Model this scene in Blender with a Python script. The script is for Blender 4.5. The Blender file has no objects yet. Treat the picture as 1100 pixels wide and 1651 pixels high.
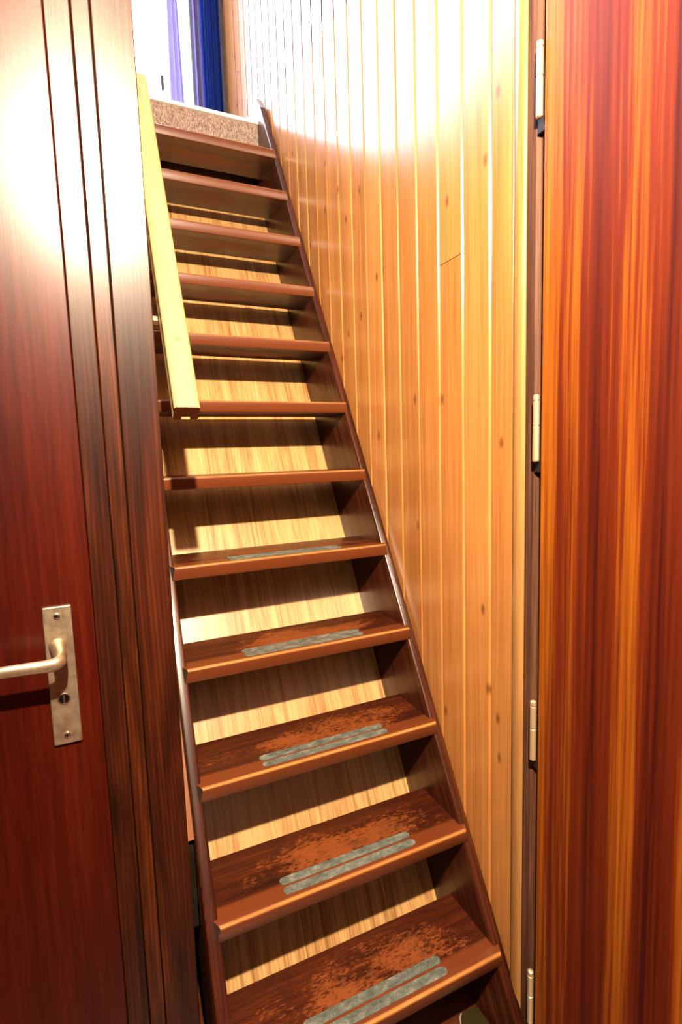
import bpy, bmesh, math, random
from mathutils import Vector, Matrix

random.seed(4)
SC = bpy.context.scene
COL = SC.collection

# ------------------------------------------------------------------ camera
F_PX, YAW, PITCH, ROLL = 840.77, 0.4259, 0.1091, 0.0306
CAM = Vector((-0.6821, -0.7629, 1.0431))


def camera_axes():
    cy, sy, cp, sp = math.cos(YAW), math.sin(YAW), math.cos(PITCH), math.sin(PITCH)
    f = Vector((sy * cp, cy * cp, -sp))
    r = Vector((cy, -sy, 0))
    d = f.cross(r)
    cr, sr = math.cos(ROLL), math.sin(ROLL)
    return cr * r + sr * d, -sr * r + cr * d, f


_r, _d, _f = camera_axes()
cam_data = bpy.data.cameras.new('camera')
cam_data.sensor_fit = 'AUTO'
cam_data.sensor_width = 36.0
cam_data.lens = F_PX / 1651 * 36.0
cam_data.clip_start = 0.02
cam = bpy.data.objects.new('camera', cam_data)
cam.matrix_world = Matrix(((_r.x, -_d.x, -_f.x, CAM.x), (_r.y, -_d.y, -_f.y, CAM.y),
                           (_r.z, -_d.z, -_f.z, CAM.z), (0, 0, 0, 1)))
COL.objects.link(cam)
SC.camera = cam

# ------------------------------------------------------- world, light, exposure
LAMP = Vector((-0.65, -0.90, 1.955))
LAMP_WATTS = 540.0
LAMP_COLOUR = (1.0, 0.80, 0.56)
SKY_STRENGTH = 20.0
SKY_COLOUR = (0.74, 0.80, 1.0)
SC.view_settings.view_transform = 'Standard'
SC.view_settings.look = 'None'
SC.view_settings.exposure = 0.0
SC.view_settings.gamma = 1.0
SC.view_settings.use_curve_mapping = False
world = bpy.data.worlds.new('daylight')
SC.world = world
world.use_nodes = True
bg = world.node_tree.nodes['Background']
bg.inputs[0].default_value = (*SKY_COLOUR, 1)
bg.inputs[1].default_value = SKY_STRENGTH
SC.cycles.max_bounces = 8
SC.cycles.diffuse_bounces = 1
SC.cycles.glossy_bounces = 4
SC.cycles.sample_clamp_indirect = 6.0

# ------------------------------------------------------------------ dimensions
RISE, GO = 0.2, 0.1132
XL, XR = -0.548, -0.003          # inner faces of the stringers
SLOPE = GO / RISE
FRONT, PANEL = 0.022, 0.265      # stringer front line and back panel line at z = 0
WX = 0.024                       # right wall plane
WY = 0.14                        # left (door) wall plane
EDGE = -0.591                    # edge of the stair opening in the door wall
FLOOR, CEIL, UP, UPCEIL, FAR = -0.2, 2.18, 2.4, 4.7, 2.06


# ------------------------------------------------------------------ materials
def lin(c):
    return tuple((v / 12.92 if v <= .04045 else ((v + .055) / 1.055) ** 2.4) for v in [x / 255 for x in c])


def tone(c):
    return tuple(.5 * v ** 1.2 for v in c)


class NT:
    def __init__(self, name):
        self.m = bpy.data.materials.new(name)
        self.m.use_nodes = True
        self.t = self.m.node_tree
        self.b = self.t.nodes['Principled BSDF']

    def n(self, kind, **kw):
        nd = self.t.nodes.new(kind)
        for k, v in kw.items():
            setattr(nd, k, v)
        return nd

    def link(self, a, b):
        self.t.links.new(a, b)

    def math(self, op, a, b=None, c=None, clamp=False):
        nd = self.n('ShaderNodeMath', operation=op)
        nd.use_clamp = clamp
        for i, v in enumerate((a, b, c)):
            if v is None:
                continue
            if isinstance(v, (int, float)):
                nd.inputs[i].default_value = v
            else:
                self.link(v, nd.inputs[i])
        return nd.outputs[0]

    def coords(self, offset_by='object', amount=7.0):
        tc = self.n('ShaderNodeTexCoord').outputs['Object']
        if offset_by == 'object':
            r = self.n('ShaderNodeObjectInfo').outputs['Random']
        elif offset_by == 'island':
            r = self.n('ShaderNodeNewGeometry').outputs['Random Per Island']
        else:
            return tc, None
        s = self.math('MULTIPLY', r, amount)
        cx = self.n('ShaderNodeCombineXYZ')
        for i in range(3):
            self.link(s, cx.inputs[i])
        add = self.n('ShaderNodeVectorMath', operation='ADD')
        self.link(tc, add.inputs[0])
        self.link(cx.outputs[0], add.inputs[1])
        return add.outputs[0], r

    def noise(self, vec, scale, detail=4, rough=.55, dist=0.0):
        mp = self.n('ShaderNodeMapping')
        mp.inputs['Scale'].default_value = scale
        self.link(vec, mp.inputs[0])
        nz = self.n('ShaderNodeTexNoise')
        nz.inputs['Scale'].default_value = 1.0
        nz.inputs['Detail'].default_value = detail
        nz.inputs['Roughness'].default_value = rough
        nz.inputs['Distortion'].default_value = dist
        self.link(mp.outputs[0], nz.inputs['Vector'])
        return nz.outputs['Fac']

    def ramp(self, fac, stops, tone_it=True):
        rp = self.n('ShaderNodeValToRGB')
        e = rp.color_ramp.elements
        while len(e) < len(stops):
            e.new(.5)
        for el, (p, c) in zip(e, stops):
            el.position = p
            el.color = (*(tone(c) if tone_it else c), 1)
        self.link(fac, rp.inputs[0])
        return rp.outputs[0]

    def mix(self, fac, a, b, mode='MIX'):
        nd = self.n('ShaderNodeMix', data_type='RGBA', blend_type=mode)
        for sock, v in ((nd.inputs[0], fac), (nd.inputs[6], a), (nd.inputs[7], b)):
            if isinstance(v, (int, float)):
                sock.default_value = v
            elif isinstance(v, tuple):
                sock.default_value = (*v, 1)
            else:
                self.link(v, sock)
        return nd.outputs[2]

    def bump(self, h, strength, dist=.001):
        b = self.n('ShaderNodeBump')
        b.inputs['Strength'].default_value = strength
        b.inputs['Distance'].default_value = dist
        self.link(h, b.inputs['Height'])
        self.link(b.outputs[0], self.b.inputs['Normal'])


def grain_scale(axis, across, along):
    return tuple(along if 'xyz'[i] == axis else across for i in range(3))


def across(w, v, axis):
    sp = w.n('ShaderNodeSeparateXYZ')
    w.link(v, sp.inputs[0])
    i = 'xyz'.index(axis)
    o = [k for k in range(3) if k != i]
    return w.math('ADD', sp.outputs[o[0]], sp.outputs[o[1]]), sp.outputs[i]


def wood(name, dark, mid, light, axis='z', band=(30, 1.2), fibre=(260, 6), rough=.35, spec=.5,
         knots=0.0, knot_col=(.1, .04, .015), offset='object', board_var=0.0, bump=.15, contrast=1.0,
         dist=.6, coat=0.0, coat_rough=.15, fibre_mix=.45, knot_r=.085, rings=None):
    w = NT(name)
    v, r = w.coords(offset)
    a = w.noise(v, grain_scale(axis, *band), 3, .55, dist)
    f = w.noise(v, grain_scale(axis, *fibre), 3, .6)
    fac = w.math('ADD', w.math('MULTIPLY', a, 1 - fibre_mix), w.math('MULTIPLY', f, fibre_mix))
    h = .17 / contrast
    col = w.ramp(fac, [(.5 - h, dark), (.5, mid), (.5 + h, light)])
    if rings:
        freq, amp, strength = rings
        u_, t_ = across(w, v, axis)
        lo_n = w.noise(v, grain_scale(axis, 9, 1.1), 2, .5, .3)
        ph = w.math('MULTIPLY', w.math('MULTIPLY_ADD', lo_n, amp, u_), freq * 6.2832)
        sn = w.math('MULTIPLY_ADD', w.math('SINE', ph), .5, .5)
        sn = w.math('MULTIPLY', w.math('POWER', sn, 2.5), w.math('MULTIPLY_ADD', f, 1.6, -.3, clamp=True))
        col = w.mix(w.math('MULTIPLY', sn, strength), col, tone(dark))
    if board_var and r is not None:
        g = w.math('MULTIPLY_ADD', r, board_var, 1 - board_var / 2)
        cg = w.n('ShaderNodeCombineColor')
        for i in range(3):
            w.link(g, cg.inputs[i])
        col = w.mix(1.0, col, cg.outputs[0], 'MULTIPLY')
    if knots:
        vo = w.n('ShaderNodeTexVoronoi')
        vo.voronoi_dimensions = '2D'
        u_, t_ = across(w, v, axis)
        cx = w.n('ShaderNodeCombineXYZ')
        w.link(w.math('MULTIPLY', u_, 11.0), cx.inputs[0])
        w.link(w.math('MULTIPLY', t_, 5.5), cx.inputs[1])
        w.link(cx.outputs[0], vo.inputs['Vector'])
        vo.inputs['Scale'].default_value = 1.0
        sep = w.n('ShaderNodeSeparateColor')
        w.link(vo.outputs['Color'], sep.inputs[0])
        pick = w.math('LESS_THAN', sep.outputs[0], knots)
        k = w.math('SUBTRACT', 1.0, w.math('DIVIDE', vo.outputs['Distance'], knot_r), clamp=True)
        k = w.math('MULTIPLY', w.math('POWER', k, .7), pick)
        col = w.mix(w.math('MULTIPLY', k, .85), col, tone(knot_col))
    w.link(col, w.b.inputs['Base Color'])
    w.b.inputs['Roughness'].default_value = rough
    w.b.inputs['Specular IOR Level'].default_value = spec
    w.b.inputs['Coat Weight'].default_value = coat
    w.b.inputs['Coat Roughness'].default_value = coat_rough
    if bump:
        w.bump(f, bump, .0006)
    w.col, w.v, w.f, w.a = col, v, f, a
    return w


def plain(name, col, rough=.5, metal=0.0, spec=.5):
    w = NT(name)
    w.b.inputs['Base Color'].default_value = (*(col if metal else tone(col)), 1)
    w.b.inputs['Roughness'].default_value = rough
    w.b.inputs['Metallic'].default_value = metal
    w.b.inputs['Specular IOR Level'].default_value = spec
    return w.m


M = {}
M['mahogany_left'] = wood('mahogany_left', (.055, .005, .0015), (.10, .011, .003), (.165, .024, .006), band=(13, .7),
                          fibre=(170, 7), rough=.31, spec=.36, contrast=.9, bump=.1, dist=.3).m
M['mahogany_right'] = wood('mahogany_right', (.10, .007, .0015), (.26, .042, .0045), (.70, .25, .021), band=(12, .12),
                           fibre=(150, 2.5), rough=.48, contrast=1.15, bump=.1, dist=.0, spec=.32, fibre_mix=.3).m
M['dark_pine'] = wood('dark_pine', (.027, .0075, .0033), (.09, .022, .008), (.175, .045, .0145), band=(20, 2.0),
                      fibre=(150, 3), rough=.32, spec=.38, rings=(150, .045, .9), knots=.12, knot_col=(.02, .008, .005), bump=.3, dist=1.0, contrast=1.2).m
M['orange_pine'] = wood('orange_pine', (.035, .010, .004), (.11, .028, .008), (.22, .06, .014), band=(28, 3.2),
                        fibre=(150, 3), rough=.32, spec=.38, rings=(150, .09, .8), knots=.05, bump=.3, dist=1.5).m
M['wall_pine'] = wood('wall_pine', (.62, .26, .085), (.82, .38, .125), (.92, .49, .18), band=(26, .9),
                      fibre=(200, 3.5), rough=.25, rings=(110, .10, .28), knots=.36, knot_col=(.24, .085, .025), offset='island',
                      board_var=.25, bump=.04, coat=0.0, spec=.5).m
M['groove'] = plain('groove', (.10, .038, .012), .6)
M['trim_pine'] = wood('trim_pine', (.50, .25, .09), (.66, .36, .14), (.75, .45, .19), rough=.3, bump=.05).m
M['brown_frame'] = wood('brown_frame', (.06, .022, .012), (.19, .085, .05), (.32, .16, .10), rough=.65, spec=.2, bump=.25).m
M['stair_wood'] = wood('stair_wood', (.05, .013, .007), (.115, .029, .013), (.21, .06, .024), axis='z', band=(26, 1.5),
                       fibre=(190, 4), rough=.28, spec=.6, rings=(170, .14, .8), bump=.25, dist=1.6, contrast=1.3).m
M['oak_panel'] = wood('oak_panel', (.50, .26, .10), (.92, .57, .25), (1.1, .75, .36), axis='z', band=(30, 1.5),
                      fibre=(210, 5), rough=.33, spec=.7, rings=(150, .16, .55), contrast=1.15, bump=.05, dist=1.5).m
M['rail_pine'] = wood('rail_pine', (.66, .44, .20), (.78, .55, .28), (.84, .62, .34), axis='z', band=(30, 1.2),
                      fibre=(200, 4), rough=.3, bump=.04).m
M['rail_end'] = plain('rail_end', (.75, .33, .14), .7)
M['batten'] = wood('batten', (.34, .13, .06), (.46, .2, .09), (.58, .28, .13), rough=.3).m
M['hall_wood'] = wood('hall_wood', (.03, .010, .005), (.06, .018, .008), (.09, .03, .013), rough=.4).m
M['upper_wood'] = wood('upper_wood', (.14, .06, .02), (.2, .09, .03), (.26, .13, .05), rough=.4).m
M['floor_wood'] = wood('floor_wood', (.11, .03, .01), (.2, .055, .016), (.28, .09, .028), axis='x', rough=.4).m
M['plaster'] = plain('plaster', (1.3, 1.25, 1.2), .9)
M['white_paint'] = plain('white_paint', (.8, .8, .8), .35)
M['landing_edge'] = plain('landing_edge', (1.55, 1.48, 1.42), .3)
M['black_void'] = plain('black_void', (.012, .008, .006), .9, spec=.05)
M['end_grain'] = wood('end_grain', (.03, .014, .008), (.075, .035, .02), (.11, .055, .03), axis='y', band=(200, 60),
                      fibre=(500, 200), rough=.7).m
M['rough_block'] = wood('rough_block', (.012, .009, .006), (.03, .022, .015), (.055, .042, .03), axis='y', rough=.9, spec=.1).m
M['hinge_metal'] = plain('hinge_metal', (.80, .64, .40), .34, .75)
M['slot_shade'] = plain('slot_shade', (.03, .02, .015), .5)  # near-black colour that paints in the shade of the hinge slots
M['screw_metal'] = plain('screw_metal', (.75, .68, .55), .25, 1.0)
M['keyhole'] = plain('keyhole', (.008, .006, .006), .3)
M['ring_metal'] = plain('ring_metal', (.8, .75, .66), .25, 1.0)
M['olive_plastic'] = plain('olive_plastic', (.085, .068, .028), .15)
M['pale_rim'] = plain('pale_rim', (.5, .45, .36), .4)
def cloth(name, refl, trans):
    c = NT(name)
    df = c.n('ShaderNodeBsdfDiffuse')
    df.inputs[0].default_value = (*refl, 1)
    tl = c.n('ShaderNodeBsdfTranslucent')
    tl.inputs[0].default_value = (*trans, 1)
    ad = c.n('ShaderNodeAddShader')
    c.link(df.outputs[0], ad.inputs[0])
    c.link(tl.outputs[0], ad.inputs[1])
    c.link(ad.outputs[0], c.t.nodes['Material Output'].inputs[0])
    M[name] = c.m


cloth('blue_cloth', (.05, .12, .50), (.012, .035, .18))
cloth('lilac_cloth', (.30, .26, .45), (.055, .045, .085))
M['lilac_frame'] = plain('lilac_frame', (.45, .42, .60), .4)
M['lamp_white'] = plain('lamp_white', (.8, .78, .72), .4)

# treads: stained wood worn to bare timber in the walking patch
w = wood('tread_wood', (.06, .014, .007), (.13, .031, .012), (.225, .06, .021), axis='x', band=(30, 1.6),
         fibre=(210, 5), rough=.36, rings=(190, .10, .8), bump=.25, dist=1.2)
tc = w.n('ShaderNodeTexCoord').outputs['Object']
sx = w.n('ShaderNodeSeparateXYZ')
w.link(tc, sx.inputs[0])
ex = w.math('POWER', w.math('DIVIDE', w.math('ADD', sx.outputs[0], -.02), .20), 2)
ey = w.math('POWER', w.math('DIVIDE', w.math('ADD', sx.outputs[1], -.088), .055), 2)
el = w.math('SUBTRACT', 1.0, w.math('ADD', ex, ey))
nz = w.noise(w.v, (75, 170, 90), 6, .78, .3)
nz2 = w.noise(w.v, (9, 14, 9), 3, .6)
wear = w.math('MULTIPLY_ADD', el, .14, w.math('MULTIPLY_ADD', nz2, .6, w.math('MULTIPLY', nz, .9)))
wear = w.math('MULTIPLY', w.math('SUBTRACT', wear, .76), 9.0, clamp=True)
front = w.math('MULTIPLY', w.math('SUBTRACT', .048, sx.outputs[1]), 160, clamp=True)
c1 = w.mix(w.math('MULTIPLY', wear, .8), w.col, tone((.44, .13, .018)))
dirt = w.math('MULTIPLY', w.math('SUBTRACT', w.noise(w.v, (14, 26, 14), 5, .7), .52), 5.0, clamp=True)
c1 = w.mix(w.math('MULTIPLY', dirt, .55), c1, tone((.04, .016, .010)))
c1 = w.mix(w.math('MULTIPLY', front, .7), c1, tone((.34, .105, .033)))
edge = w.math('MULTIPLY', w.math('SUBTRACT', .0095, sx.outputs[1]), 300, clamp=True)  # worn nosing edge, its colour brightened to paint in the lamp's highlight
edge = w.math('MULTIPLY', edge, w.math('MULTIPLY', w.math('ADD', sx.outputs[2], .0045), 300, clamp=True))
c1 = w.mix(w.math('MULTIPLY', edge, w.math('MULTIPLY_ADD', nz2, 1.2, .1, clamp=True)), c1, tone((.85, .42, .13)))
w.link(c1, w.b.inputs['Base Color'])
rg = w.math('SUBTRACT', w.math('MULTIPLY_ADD', wear, .25, .33), w.math('MULTIPLY', edge, .16))
w.link(rg, w.b.inputs['Roughness'])
M['tread_wood'] = w.m

# gritty anti slip tape
w = NT('grit_tape')
v, _ = w.coords('object')
g = w.noise(v, (900, 900, 900), 2, .6)
g2 = w.noise(v, (40, 60, 40), 4, .7)
w.link(w.ramp(w.math('ADD', w.math('MULTIPLY', g, .4), w.math('MULTIPLY', g2, .6)),
              [(.36, (.09, .11, .10)), (.52, (.23, .26, .23)), (.66, (.50, .52, .47))]), w.b.inputs['Base Color'])
w.b.inputs['Roughness'].default_value = .6
w.bump(g, .5, .0006)
M['grit_tape'] = w.m

# speckled landing covering
w = NT('speckled_covering')
v, _ = w.coords('none')
g = w.noise(v, (330, 330, 110), 3, .7, 1.0)
w.link(w.ramp(g, [(.36, (.22, .13, .10)), (.5, (.55, .39, .32)), (.64, (.9, .72, .62))]), w.b.inputs['Base Color'])
w.b.inputs['Roughness'].default_value = .85
M['speckled'] = w.m

# scuffed satin metal of the door handle
w = NT('satin_metal')
v, _ = w.coords('none')
s1 = w.noise(v, (120, 120, 40), 4, .7)
s2 = w.noise(v, (45, 45, 45), 5, .7)
w.link(w.ramp(s2, [(.35, (.40, .30, .20)), (.65, (.56, .46, .34))], False), w.b.inputs['Base Color'])
w.b.inputs['Metallic'].default_value = .9
w.link(w.math('MULTIPLY_ADD', s2, .25, .26), w.b.inputs['Roughness'])
w.bump(s1, .08, .0004)
M['satin_metal'] = w.m

# clear glazing
w = NT('glass')
tr = w.n('ShaderNodeBsdfTransparent')
gl = w.n('ShaderNodeBsdfGlossy')
gl.inputs['Roughness'].default_value = .02
mx = w.n('ShaderNodeMixShader')
mx.inputs[0].default_value = .06
w.link(tr.outputs[0], mx.inputs[1])
w.link(gl.outputs[0], mx.inputs[2])
w.link(mx.outputs[0], w.t.nodes['Material Output'].inputs[0])
M['glass'] = w.m


# ------------------------------------------------------------------ helpers
def box(bm, x0, x1, y0, y1, z0, z1, bevel=0.0, seg=2, mat=0):
    vs = [bm.verts.new((x, y, z)) for x in (x0, x1) for y in (y0, y1) for z in (z0, z1)]
    idx = [(0, 1, 3, 2), (4, 6, 7, 5), (0, 4, 5, 1), (2, 3, 7, 6), (0, 2, 6, 4), (1, 5, 7, 3)]
    fs = [bm.faces.new([vs[i] for i in q]) for q in idx]
    for f in fs:
        f.material_index = mat
    if bevel:
        es = list({e for f in fs for e in f.edges})
        bmesh.ops.bevel(bm, geom=es, offset=bevel, segments=seg, profile=.5, affect='EDGES')
    return fs


def prism(bm, pts, axis, a, b, mat=0):
    """extrude a 2-D outline along an axis; pts are the two other coordinates in order"""
    def mk(p, t):
        if axis == 'x':
            return (t, p[0], p[1])
        if axis == 'y':
            return (p[0], t, p[1])
        return (p[0], p[1], t)
    v0 = [bm.verts.new(mk(p, a)) for p in pts]
    v1 = [bm.verts.new(mk(p, b)) for p in pts]
    n = len(pts)
    fs = [bm.faces.new(v0[::-1]), bm.faces.new(v1)]
    fs += [bm.faces.new((v0[i], v0[(i + 1) % n], v1[(i + 1) % n], v1[i])) for i in range(n)]
    for f in fs:
        f.material_index = mat
    return fs


def lathe(bm, prof, center, axis='z', n=24, mat=0):
    c = Vector(center)
    rings = []
    for r, h in prof:
        ring = []
        for i in range(n):
            a = 2 * math.pi * i / n
            u, v = r * math.cos(a), r * math.sin(a)
            p = {'z': (u, v, h), 'y': (u, h, v), 'x': (h, u, v)}[axis]
            ring.append(bm.verts.new(c + Vector(p)))
        rings.append(ring)
    for a, b in zip(rings, rings[1:]):
        for i in range(n):
            f = bm.faces.new((a[i], a[(i + 1) % n], b[(i + 1) % n], b[i]))
            f.material_index = mat
    for ring in (rings[0], rings[-1]):
        f = bm.faces.new(ring)
        f.material_index = mat


def link(name, bm, mats, parent=None, loc=None, smooth=False):
    bmesh.ops.recalc_face_normals(bm, faces=bm.faces)
    me = bpy.data.meshes.new(name)
    bm.to_mesh(me)
    bm.free()
    for m in (mats if isinstance(mats, (list, tuple)) else [mats]):
        me.materials.append(M[m])
    if smooth:
        for p in me.polygons:
            p.use_smooth = True
        me.set_sharp_from_angle(angle=math.radians(40))
    o = bpy.data.objects.new(name, me)
    COL.objects.link(o)
    if loc is not None:
        o.location = loc
    if parent is not None:
        o.parent = parent
    return o


def tag(o, label, cat=None, kind=None, group=None):
    if label:
        o['label'] = label
    if cat:
        o['category'] = cat
    if kind:
        o['kind'] = kind
    if group:
        o['group'] = group
    return o


def struct(name, bm, mats, label, cat, **kw):
    return tag(link(name, bm, mats, **kw), label, cat, 'structure')


def empty(name, loc, label, cat, kind=None, group=None):
    o = bpy.data.objects.new(name, None)
    o.empty_display_size = .05
    o.location = loc
    COL.objects.link(o)
    return tag(o, label, cat, kind, group)


# ------------------------------------------------------------------ structure
HX, HY = -2.2, -1.9     # far corner of the hall

bm = bmesh.new()
box(bm, HX, WX + .1, HY, 2.3, FLOOR - .1, FLOOR)
struct('floor', bm, 'floor_wood', 'orange-brown wooden hall floor at the foot of the stairs', 'floor')

bm = bmesh.new()
box(bm, HX, WX + .1, HY, WY + .02, CEIL, CEIL + .06)
struct('ceiling', bm, 'upper_wood', 'plain hall ceiling that carries the lamp', 'ceiling')

bm = bmesh.new()
box(bm, HX, WX + .1, HY - .1, HY, FLOOR, CEIL)
struct('wall_back', bm, 'hall_wood', 'dark wooden wall closing the hall opposite the stairs', 'wall')
bm = bmesh.new()
box(bm, HX - .1, HX, HY, 2.3, FLOOR, CEIL)
struct('wall_left', bm, 'hall_wood', 'dark wooden wall at the far left end of the hall', 'wall')

# right wall: tongue and groove boards, each an island with chamfered edges
BW, B0 = 0.0843, 0.065
bm = bmesh.new()
i0 = -1
y_ends = [B0 + i * BW for i in range(-1, 27)]
for i, y0 in enumerate(y_ends):
    y1 = y0 + BW
    if i == 0:
        y0 = -0.0015
        y1 = B0
    if y0 > FAR:
        break
    y1 = min(y1, FAR)
    ch, dp, gp = .0035, .0045, .0012
    prof = [(y0 + gp, WX + dp), (y0 + gp + ch, WX), (y1 - gp - ch, WX), (y1 - gp, WX + dp)]
    spans = [(FLOOR, UPCEIL)]
    if i == 2:
        spans = [(FLOOR, 1.4475), (1.449, UPCEIL)]
    for z0, z1 in spans:
        a = [bm.verts.new((p[1], p[0], z0)) for p in prof]
        b = [bm.verts.new((p[1], p[0], z1)) for p in prof]
        for k in range(3):
            bm.faces.new((a[k], a[k + 1], b[k + 1], b[k]))
box(bm, WX + .0045, WX + .1, -.0015, FAR + .05, FLOOR, UPCEIL, mat=1)
wr = struct('wall_right', bm, ['wall_pine', 'groove'],
            'varnished pine tongue-and-groove board wall along the right of the stairs', 'wall')

# rest of the right side, behind the open hinge side of the door
bm = bmesh.new()
box(bm, WX + .06, WX + .1, HY, -.0015, FLOOR, CEIL)
box(bm, WX + .0, WX + .06, HY, -1.02, FLOOR, CEIL)
box(bm, WX + .0, WX + .06, -1.02, -.0015, 1.87, CEIL)
struct('wall_right_hall', bm, 'hall_wood', 'dark wooden wall around the door on the right', 'wall')

# trims between boards and the right door
bm = bmesh.new()
n = 9
pts = [(WX + .03, -.002)]
for k in range(n):
    a = math.pi * k / (n - 1)
    pts.append((WX - .0075 * math.sin(a) - .001, -.0165 + .0145 * math.cos(a)))
pts.append((WX + .03, -.031))
prism(bm, pts, 'z', FLOOR, 1.95)
struct('trim_1', bm, 'trim_pine', 'pale half-round pine strip where the board wall meets the right door frame', 'trim',
       smooth=True)
bm = bmesh.new()
prism(bm, [(WX + .055, -.031), (WX - .001, -.031), (WX - .003, -.035), (WX - .002, -.052), (WX + .004, -.058),
           (WX + .006, -.0660), (WX + .055, -.0660)], 'z', FLOOR, 1.90)
struct('trim_2', bm, 'brown_frame', 'narrow dark brown frame post the right door hangs on', 'trim')

# door wall on the left: leaf + boards + closing wall above
bm = bmesh.new()
box(bm, HX, EDGE + .0, WY, WY + .06, 1.83, UP)
box(bm, HX, -1.62, WY, WY + .06, FLOOR, 1.83)
struct('wall_front', bm, 'hall_wood', 'dark wooden wall over and beside the left door', 'wall')
for nm, x0, x1, mat, lab in (
        ('trim_3', -.7105, -.6765, 'dark_pine', 'dark stained pine board right beside the left door leaf'),
        ('trim_4', -.6748, -.6503, 'orange_pine', 'narrowest dark pine strip with orange flamed grain, between two wider boards'),
        ('trim_5', -.6487, EDGE, 'dark_pine', 'widest dark pine board, forming the left edge of the stair opening')):
    bm = bmesh.new()
    dy = {'trim_3': -.002, 'trim_4': .0, 'trim_5': -.003}[nm]
    box(bm, x0, x1, WY + dy, WY + .04, FLOOR, 1.83, .0015, 2)
    struct(nm, bm, mat, lab, 'trim')
bm = bmesh.new()
box(bm, -.716, EDGE - .004, WY + .012, WY + .06, FLOOR, 1.83)
struct('trim_6', bm, 'black_void', 'black backing seen in the grooves between the boards by the left door', 'trim')

# alcove sides and back
bm = bmesh.new()
box(bm, EDGE - .06, EDGE - .004, WY + .06, FAR, FLOOR, UP - .06)
struct('wall_stair', bm, 'hall_wood', 'dark wall along the left side of the stairs behind the handrail', 'wall')
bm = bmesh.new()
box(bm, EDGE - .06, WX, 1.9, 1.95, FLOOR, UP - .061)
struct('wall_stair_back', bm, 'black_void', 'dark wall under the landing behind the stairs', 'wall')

# upper floor
LY = 1.437
bm = bmesh.new()
box(bm, EDGE - .06, WX, LY + .016, FAR + .05, UP - .06, UP)
box(bm, -3.0, EDGE - .06, WY, FAR + .05, UP - .06, UP)
box(bm, -3.0, WX, HY, WY, UP - .06, UP)
struct('floor_upper', bm, 'speckled', 'speckled floor of the upper landing at the stair head', 'floor')
bm = bmesh.new()
box(bm, XL - .02, XR + .0, LY + .004, LY + .016, 2.195, UP - .004)
struct('trim_7', bm, 'speckled', 'speckled brown riser board under the edge of the top landing', 'trim')
bm = bmesh.new()
prof = [(LY - .006, UP - .012), (LY - .007, UP - .004), (LY - .003, UP + .003), (LY + .004, UP + .005), (LY + .04, UP + .005),
        (LY + .04, UP + .0005), (LY + .0035, UP + .0005), (LY + .0035, UP - .012)]
prism(bm, prof, 'x', XL - .02, XR + .0)
struct('trim_8', bm, 'landing_edge', 'pale rounded nosing strip along the edge of the top landing', 'trim', smooth=True)
bm = bmesh.new()
box(bm, -3.0, WX + .1, HY, FAR + .05, UPCEIL, UPCEIL + .06)
struct('ceiling_upper', bm, 'plaster', 'ceiling of the upper floor', 'ceiling')
bm = bmesh.new()
box(bm, -3.1, -3.0, HY, FAR + .05, UP, UPCEIL)
struct('wall_left_upper', bm, 'plaster', 'plain left wall of the upper floor', 'wall')
bm = bmesh.new()
box(bm, -3.0, WX + .1, HY - .1, HY, UP, UPCEIL)
struct('wall_back_upper', bm, 'plaster', 'plain back wall of the upper floor', 'wall')
bm = bmesh.new()
box(bm, WX, WX + .1, HY, -.0015, CEIL + .06, UPCEIL)
struct('wall_right_upper', bm, 'hall_wood', 'wooden wall over the right door on the upper floor', 'wall')
# window wall with opening
WNX0, WNX1, WNZ0, WNZ1 = -2.5, -.112, 2.46, 4.5
bm = bmesh.new()
box(bm, -3.0, WNX0, FAR, FAR + .05, UP, UPCEIL)
box(bm, WNX1, WX + .1, FAR, FAR + .05, UP, UPCEIL)
box(bm, WNX0, WNX1, FAR, FAR + .05, UP, WNZ0)
box(bm, WNX0, WNX1, FAR, FAR + .05, WNZ1, UPCEIL)
struct('wall_far_upper', bm, 'plaster', 'wall of the upper floor that holds the bright window', 'wall')
# window: frame, mullion, panes, handle
win = empty('window_1', (-1.3, FAR, WNZ0), 'overexposed bright window above the head of the stairs', 'window', 'structure')


def wchild(name, bm, mat, parent=None, **kw):
    o = link(name, bm, mat, **kw)
    o.parent = win if parent is None else parent
    o.matrix_parent_inverse = Matrix.Translation(-Vector(win.location)) if parent is None else Matrix.Identity(4)
    return o


bm = bmesh.new()
box(bm, WNX0, WNX1, FAR + .005, FAR + .045, WNZ0, WNZ0 + .05)
box(bm, WNX0, WNX1, FAR + .005, FAR + .045, WNZ1 - .05, WNZ1)
box(bm, WNX0, WNX0 + .05, FAR + .005, FAR + .045, WNZ0 + .05, WNZ1 - .05)
box(bm, WNX1 - .022, WNX1, FAR + .005, FAR + .045, WNZ0 + .05, WNZ1 - .05)
wchild('frame', bm, 'white_paint')
for xm, hw in ((-1.0, .03), (-1.75, .03)):
    bm = bmesh.new()
    box(bm, xm - hw, xm + hw, FAR - .005, FAR + .045, WNZ0 + .05, WNZ1 - .05, .004)
    wchild('mullion', bm, 'white_paint')
bm = bmesh.new()
box(bm, WNX0 + .05, WNX1 - .022, FAR + .023, FAR + .027, WNZ0 + .05, WNZ1 - .05)
wchild('pane', bm, 'glass')
bm = bmesh.new()
lathe(bm, [(.004, -.03), (.010, -.03), (.010, .0)], (-.283, FAR + .02, 2.87), 'y', 12)
box(bm, -.290, -.276, FAR - .022, FAR - .010, 2.81, 2.88, .003)
wchild('window_handle', bm, 'lilac_frame', smooth=True)

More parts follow.
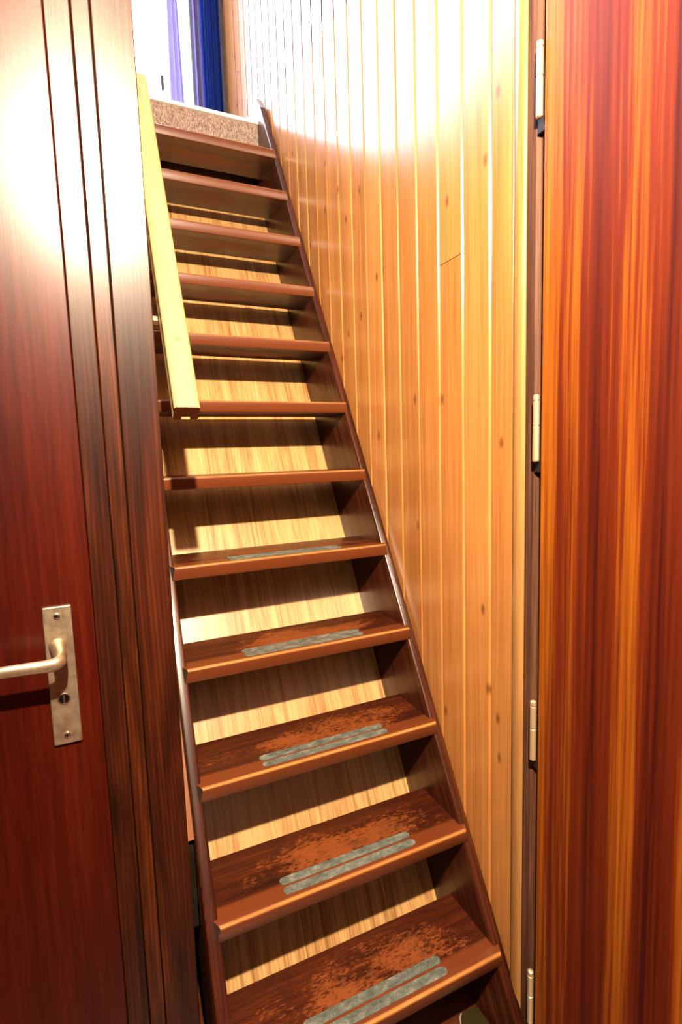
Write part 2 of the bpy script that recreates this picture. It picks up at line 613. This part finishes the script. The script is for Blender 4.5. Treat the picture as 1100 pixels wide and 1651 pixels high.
# portal so the sky is sampled through the window
pl = bpy.data.lights.new('window_portal', 'AREA')
pl.shape = 'RECTANGLE'
pl.size, pl.size_y = WNX1 - WNX0, WNZ1 - WNZ0
pl.cycles.is_portal = True
po = bpy.data.objects.new('window_portal', pl)
po.location = ((WNX0 + WNX1) / 2, FAR + .06, (WNZ0 + WNZ1) / 2)
po.rotation_euler = (-math.pi / 2, 0, 0)
COL.objects.link(po)

# baseboard at the stair head on the right wall
bm = bmesh.new()
prism(bm, [(1.428, UP + .047), (1.485, UP + .118), (2.2, UP + .118), (2.2, UP + .006), (1.405, UP + .006)], 'x', WX - .0155, WX)
struct('baseboard_right', bm, 'landing_edge', 'pale skirting board with a slanted end at the stair head', 'skirting board')

# ------------------------------------------------------------------ staircase
SX = (XL + XR) / 2
stair = empty('staircase', (SX, 0, FLOOR),
              'steep open-tread staircase of dark red-brown wood with a wood-look back panel', 'staircase')
base = Vector(stair.location)


def stair_part(name, bm, mats, loc, **kw):
    o = link(name, bm, mats, loc=Vector(loc) - base, **kw)
    o.parent = stair
    return o


# stringers (local y,z so that the grain runs up the board)
ANG = math.atan2(GO, RISE)
for x0, x1 in ((XL - .024, XL), (XR, XR + .024 - .0)):
    bm = bmesh.new()
    z0, z1 = FLOOR, 2.437
    fr = lambda z: FRONT + SLOPE * z
    pts = [(fr(z0), z0), (fr(z1), z1), (fr(z1) + .235, z1 + .0 if False else z1 + .02), (PANEL + SLOPE * 2.34, 2.34),
           (PANEL + SLOPE * z0, z0)]
    pts = [(fr(z0), z0), (fr(z1), z1), (fr(z1) + .04, z1), (fr(z1) + .06, 2.39), (PANEL + SLOPE * 2.33, 2.33), (PANEL + SLOPE * z0, z0)]
    fs = prism(bm, pts, 'x', x0, x1)
    es = [e for e in bm.edges if abs(e.verts[0].co.x - e.verts[1].co.x) < 1e-6
          and all(abs(v.co.y - fr(v.co.z)) < 1e-4 for v in e.verts)]
    bmesh.ops.bevel(bm, geom=es, offset=.005, segments=3, profile=.5, affect='EDGES')
    bmesh.ops.transform(bm, matrix=Matrix.Rotation(ANG, 4, 'X'), verts=bm.verts)
    o = stair_part('stringer', bm, 'stair_wood', (0, 0, 0), smooth=True)
    o.rotation_euler = (-ANG, 0, 0)

# inclined back panel behind the treads
bm = bmesh.new()
z0, z1 = FLOOR + .002, 2.335
prism(bm, [(PANEL + SLOPE * z0, z0), (PANEL + SLOPE * z1, z1), (PANEL + .012 + SLOPE * z1, z1), (PANEL + .012 + SLOPE * z0, z0)],
      'x', XL - .022, XR + .022)
bmesh.ops.transform(bm, matrix=Matrix.Rotation(ANG, 4, 'X'), verts=bm.verts)
o = stair_part('back_panel', bm, 'oak_panel', (0, 0, 0))
o.rotation_euler = (-ANG, 0, 0)
tag(o, 'light wood-grain back panel')

# treads
HW = (XR - XL) / 2


def tread_mesh():
    bm = bmesh.new()
    top = [(-HW, .172), (-HW, .032), (-HW - .004, .0255), (-HW - .0095, .0225), (-HW + .001, 0), (HW + .002, 0),
           (HW + .0125, .0225), (HW + .007, .0255), (HW, .032), (HW, .172)]
    t2 = .031
    bot = [(-HW, .172), (-HW, .032), (-HW - .004, .016), (-HW - .0085, .0065), (-HW - .0075, .0045), (HW + .0095, .0045),
           (HW + .0115, .0065), (HW + .007, .016), (HW, .032), (HW, .172)]
    a = [bm.verts.new((x, y, 0)) for x, y in top]
    b = [bm.verts.new((x, y, -t2)) for x, y in bot]
    n = len(a)
    bm.faces.new(a)
    bm.faces.new(b[::-1])
    for i in range(n):
        f = bm.faces.new((a[i], b[i], b[(i + 1) % n], a[(i + 1) % n]))
        if i in (3, 5):
            f.material_index = 1
    es = [e for e in bm.edges if (set(e.verts) == {a[4], a[5]})]
    es2 = [e for e in bm.edges if (set(e.verts) == {b[4], b[5]})]
    bmesh.ops.bevel(bm, geom=es, offset=.0065, segments=5, profile=.5, affect='EDGES')
    bmesh.ops.bevel(bm, geom=es2, offset=.0015, segments=2, profile=.5, affect='EDGES')
    return bm


def strip_mesh(y, w, x0, x1):
    bm = bmesh.new()
    pts = []
    r = w / 2
    for k in range(9):
        a = math.pi / 2 + math.pi * k / 8
        pts.append((x0 + r + r * math.cos(a), y + r * math.sin(a)))
    for k in range(9):
        a = -math.pi / 2 + math.pi * k / 8
        pts.append((x1 - r + r * math.cos(a), y + r * math.sin(a)))
    prism(bm, pts, 'z', 0, .0012)
    return bm


tread0 = stair_part('tread', tread_mesh(), ['tread_wood', 'end_grain'], (SX, 0, 0), smooth=True)
strips0 = []
for y, w_ in ((.0505, .019), (.0255, .019)):
    s = link('anti_slip_strip', strip_mesh(y, w_, -.145, .155), 'grit_tape', parent=tread0)
    s['label'] = 'grey gritty anti-slip strip'
    strips0.append(s)
for k in range(1, 12):
    t = tread0.copy()
    COL.objects.link(t)
    t.parent = stair
    t.location = Vector((SX, k * GO, k * RISE)) - base
    if k <= 4:
        for s in strips0:
            c = s.copy()
            COL.objects.link(c)
            c.parent = t

# ------------------------------------------------------------------ handrail
S = Vector((0, math.sin(ANG), math.cos(ANG)))       # up the slope
N = Vector((0, -math.cos(ANG), math.sin(ANG)))      # out of the slope, towards the hall
P0 = Vector((-.5315, .2335, 1.1385))                # top face centre at the lower end
rail = empty('handrail', (P0.x, P0.y, P0.z), 'pale pine handrail with a grooved underside on the left of the stairs', 'handrail')
RW, RH, GRW, GRD, RLEN = .0238, .040, .0085, .015, 1.0
c = .0055
prof = [(-RW + c, 0), (RW - c, 0), (RW - c * .3, -c * .3), (RW, -c), (RW - .0015, -.018), (RW - .0035, -.021), (RW - .0015, -.024),
        (RW, -RH + .004), (RW - .004, -RH), (GRW, -RH), (GRW, -RH + GRD), (-GRW, -RH + GRD), (-GRW, -RH), (-RW + .004, -RH),
        (-RW, -RH + .004), (-RW + .0015, -.024), (-RW + .0035, -.021), (-RW + .0015, -.018), (-RW, -c), (-RW + c * .3, -c * .3)]
# local frame: x across, y = N, z = along S
bm = bmesh.new()
fs = prism(bm, prof, 'z', 0, RLEN)
fs[0].material_index = 1
ROT = Matrix((Vector((1, 0, 0)), N, S)).transposed()   # columns x, N, S
if ROT.determinant() < 0:
    ROT = Matrix((Vector((-1, 0, 0)), N, S)).transposed()
RQ = ROT.to_euler()
r_ = link('rail', bm, ['rail_pine', 'rail_end'], parent=rail)
r_.rotation_euler = RQ
for d in (.157,):
    bm = bmesh.new()
    lathe(bm, [(.0045, -.004), (.0045, .0006), (.003, .001)], (0, 0, d), 'y', 14)
    q = link('screw_plug', bm, 'rail_end', parent=rail, smooth=True)
    q.rotation_euler = RQ
    tag(q, 'small brown round screw plug')
for d in (.265, .85):
    bm = bmesh.new()
    lathe(bm, [(.006, -.07), (.006, -RH + GRD - .001)], (0, 0, d), 'y', 10)
    sgn = 1 if ROT[0][0] > 0 else -1
    box(bm, -sgn * .064 if sgn > 0 else 0, 0 if sgn > 0 else .064, -.075, -.063, d - .006, d + .006)
    q = link('bracket', bm, 'hinge_metal', parent=rail)
    q.rotation_euler = RQ

# ------------------------------------------------------------------ filler pieces beside the left stringer
bm = bmesh.new()
yb = lambda z: FRONT + SLOPE * z + .010
prism(bm, [(yb(.315), .315), (yb(2.2), 2.2), (yb(2.2) + .03, 2.2), (yb(.315) + .03, .315)], 'x', -.5845, XL - .0245)
bmesh.ops.transform(bm, matrix=Matrix.Rotation(ANG, 4, 'X'), verts=bm.verts)
struct('trim_9', bm, 'batten', 'thin reddish batten running up along the left stringer of the stairs', 'trim').rotation_euler = (-ANG, 0, 0)
bm = bmesh.new()
box(bm, EDGE - .004, XL - .0255, .206, .230, .135, .2985, .002)
struct('trim_10', bm, 'rough_block', 'short dark rough block under the lower end of the reddish batten', 'trim')

# ------------------------------------------------------------------ left door
D0, D1, DZ0, DZ1 = -1.6, -.7113, FLOOR + .008, 1.825
door1 = empty('door_1', (D0, WY, FLOOR), 'red mahogany veneer door with a metal lever handle, on the left', 'door', 'structure')
b1 = Vector(door1.location)


def dchild(name, bm, mats, parent, base_, **kw):
    o = link(name, bm, mats, **kw)
    o.parent = parent
    o.location = -base_
    return o


bm = bmesh.new()
box(bm, D0, D1, WY - .001, WY + .04, DZ0, DZ1, .0015, 2)
dchild('door_leaf', bm, 'mahogany_left', door1, b1)
PX0, PX1, PZ0, PZ1 = -.7815, -.7420, .602, .824
bm = bmesh.new()
box(bm, PX0, PX1, WY - .0065, WY - .0012, PZ0, PZ1, .0012, 2)
plate = dchild('handle_plate', bm, 'satin_metal', door1, b1)
tag(plate, 'scuffed satin metal back plate')
for sz in (.8095, .6165):
    bm = bmesh.new()
    lathe(bm, [(.0046, -.0062), (.0046, -.0082), (.0034, -.0088)], (-.7622, WY, sz), 'y', 16)
    box(bm, -.7622 - .0008, -.7622 + .0008, WY - .0091, WY - .0086, sz - .003, sz + .003, mat=1)
    box(bm, -.7622 - .003, -.7622 + .003, WY - .0091, WY - .0086, sz - .0008, sz + .0008, mat=1)
    o = link('screw', bm, ['screw_metal', 'keyhole'], parent=plate, smooth=True)
bm = bmesh.new()
lathe(bm, [(.0088, -.0060), (.0088, -.0074), (.0074, -.0076), (.0074, -.0068)], (-.7623, WY, .676), 'y', 24)
lathe(bm, [(.0072, -.0066), (.0072, -.0071)], (-.7623, WY, .676), 'y', 24, mat=1)
box(bm, -.7636, -.7612, WY - .0080, WY - .0066, .670, .681, mat=0)
link('keyhole', bm, ['ring_metal', 'keyhole'], parent=plate)
# lever handle: swept oval
bm = bmesh.new()
path = [(Vector((-.7650, WY - .006, .7620)), .0125, .0125), (Vector((-.7640, WY - .014, .7610)), .0105, .0110),
        (Vector((-.7615, WY - .026, .7580)), .0098, .0105), (Vector((-.7595, WY - .038, .7540)), .0095, .0105),
        (Vector((-.7600, WY - .047, .7505)), .0090, .0105), (Vector((-.7660, WY - .053, .7490)), .0075, .0100),
        (Vector((-.7760, WY - .055, .7490)), .0065, .0098), (Vector((-.800, WY - .055, .7500)), .0062, .0094),
        (Vector((-.840, WY - .055, .7510)), .0060, .0092), (Vector((-.874, WY - .055, .7515)), .0055, .0088),
        (Vector((-.880, WY - .055, .7515)), .003, .005)]
rings = []
for i, (p, ra, rb) in enumerate(path):
    t = (path[min(i + 1, len(path) - 1)][0] - path[max(i - 1, 0)][0]).normalized()
    up = Vector((0, 0, 1))
    side = t.cross(up).normalized()
    up2 = side.cross(t).normalized()
    rings.append([bm.verts.new(p + side * ra * math.cos(2 * math.pi * k / 16) + up2 * rb * math.sin(2 * math.pi * k / 16))
                  for k in range(16)])
for a, b in zip(rings, rings[1:]):
    for k in range(16):
        bm.faces.new((a[k], a[(k + 1) % 16], b[(k + 1) % 16], b[k]))
bm.faces.new(rings[0])
bm.faces.new(rings[-1])
o = dchild('door_handle', bm, 'satin_metal', door1, b1, smooth=True)
tag(o, 'satin metal lever handle')

# ------------------------------------------------------------------ right door
R0, R1 = -1.0, -.0765
FX = WX - .009
door2 = empty('door_2', (FX, R1, FLOOR), 'orange-red mahogany veneer door with four hinges, on the right', 'door', 'structure')
b2 = Vector(door2.location)
bm = bmesh.new()
box(bm, FX, FX + .038, R0, R1, DZ0, 1.845, .0015, 2)
dchild('door_leaf', bm, 'mahogany_right', door2, b2)
HXC, HYC = WX - .0105, -.0665
for zt in (1.700, 1.137, .580, .0235):
    bm = bmesh.new()
    r = .0058
    L = .117
    h0 = zt - L
    prof = [(.0035, h0), (r, h0 + .002), (r, h0 + L * .525), (r * .86, h0 + L * .53), (r * .86, h0 + L * .545), (r, h0 + L * .55),
            (r, zt - .012), (r * .8, zt - .0115), (r * .8, zt - .0095), (r, zt - .009), (r * .95, zt - .002), (r * .5, zt)]
    lathe(bm, prof, (HXC, HYC, 0), 'z', 16)
    hg = dchild('hinge', bm, 'hinge_metal', door2, b2, smooth=True)
    bm = bmesh.new()
    box(bm, WX - .0035, WX + .009, -.0762, -.0560, h0 - .018, zt - .03)  # added dark block standing in for the shaded slot beside and below the hinge
    link('hinge_slot_shade', bm, 'slot_shade', parent=hg)

# ------------------------------------------------------------------ dark container under the lowest tread
bm = bmesh.new()
side = [(-.080, -.06), (-.074, .03), (-.067, .049), (-.060, .060), (-.053, .0655)]
pts = side + [(-.045, .0665), (-.014, .0655), (-.0115, .06), (-.0115, -.06)]
prism(bm, pts, 'z', FLOOR, FLOOR + .02)
bmesh.ops.bevel(bm, geom=[e for e in bm.edges if all(v.co.z > FLOOR + .01 for v in e.verts)], offset=.003, segments=3,
                profile=.5, affect='EDGES')
cont = link('floor_tray', bm, 'olive_plastic', smooth=True)
tag(cont, 'glossy dark olive shallow tray with pale left rim, below the lowest tread', 'tray')
bm = bmesh.new()
prism(bm, [(x + .0005, y) for x, y in side] + [(x - .0022, y + .0015) for x, y in side[::-1]], 'z', FLOOR, FLOOR + .0205)
q = link('rim', bm, 'pale_rim', parent=cont)
q['label'] = 'pale rim'

# ------------------------------------------------------------------ curtains at the window
def curtain(name, outline, mat, label, taper=1.0):
    """hanging cloth: thin wavy sheet following an open outline (bottom), narrowed at the top"""
    bm = bmesh.new()
    pts = []
    for (xa, ya), (xb, yb) in zip(outline, outline[1:]):
        L = math.hypot(xb - xa, yb - ya)
        n = max(3, int(L / .004))
        for k in range(n):
            t = k / n
            d = .006 * math.sin((len(pts)) * .9)
            pts.append((xa + (xb - xa) * t - (yb - ya) / L * d, ya + (yb - ya) * t + (xb - xa) / L * d))
    pts.append(outline[-1])
    mxx = sum(p[0] for p in pts) / len(pts)
    lo_, hi_ = [], []
    for x, y in pts:
        lo_.append(bm.verts.new((x, y, UP + .03)))
        hi_.append(bm.verts.new((mxx + (x - mxx) * taper, y, 4.55)))
    for k in range(len(pts) - 1):
        bm.faces.new((lo_[k], lo_[k + 1], hi_[k + 1], hi_[k]))
    bmesh.ops.solidify(bm, geom=bm.faces[:], thickness=.002)
    o = link(name, bm, mat, smooth=True)
    return tag(o, label, 'curtain')


curtain('curtain', [(-.086, 2.035), (.006, 2.035)], 'blue_cloth',
        'dark blue curtain gathered between the bright window and the pine wall')
curtain('curtain', [(-.124, 2.030), (-.093, 2.030)], 'lilac_cloth',
        'narrow lilac curtain edge just left of the dark blue curtain')
curtain('curtain', [(-.257, 2.035), (-.179, 2.035)], 'lilac_cloth',
        'thin pale lilac drape alone in the middle of the bright window, narrow at the top', taper=.05)

# ------------------------------------------------------------------ hall ceiling lamp (out of the frame, lights the hall)
lamp = empty('ceiling_lamp', (LAMP.x, LAMP.y, CEIL), 'small lamp on the hall ceiling above the foot of the stairs', 'lamp')
bm = bmesh.new()
lathe(bm, [(.055, CEIL), (.052, CEIL - .018), (.016, CEIL - .03), (.012, CEIL - .12), (.016, CEIL - .15), (.014, CEIL - .186)], (LAMP.x, LAMP.y, 0), 'z', 24)
o = link('lamp_base', bm, 'lamp_white', smooth=True)
o.parent = lamp
o.location = -Vector(lamp.location)
ld = bpy.data.lights.new('lamp_bulb', 'POINT')
ld.energy = LAMP_WATTS
ld.color = LAMP_COLOUR
ld.shadow_soft_size = .022
lo = bpy.data.objects.new('lamp_bulb', ld)
lo.parent = lamp
lo.location = LAMP - Vector(lamp.location)
COL.objects.link(lo)
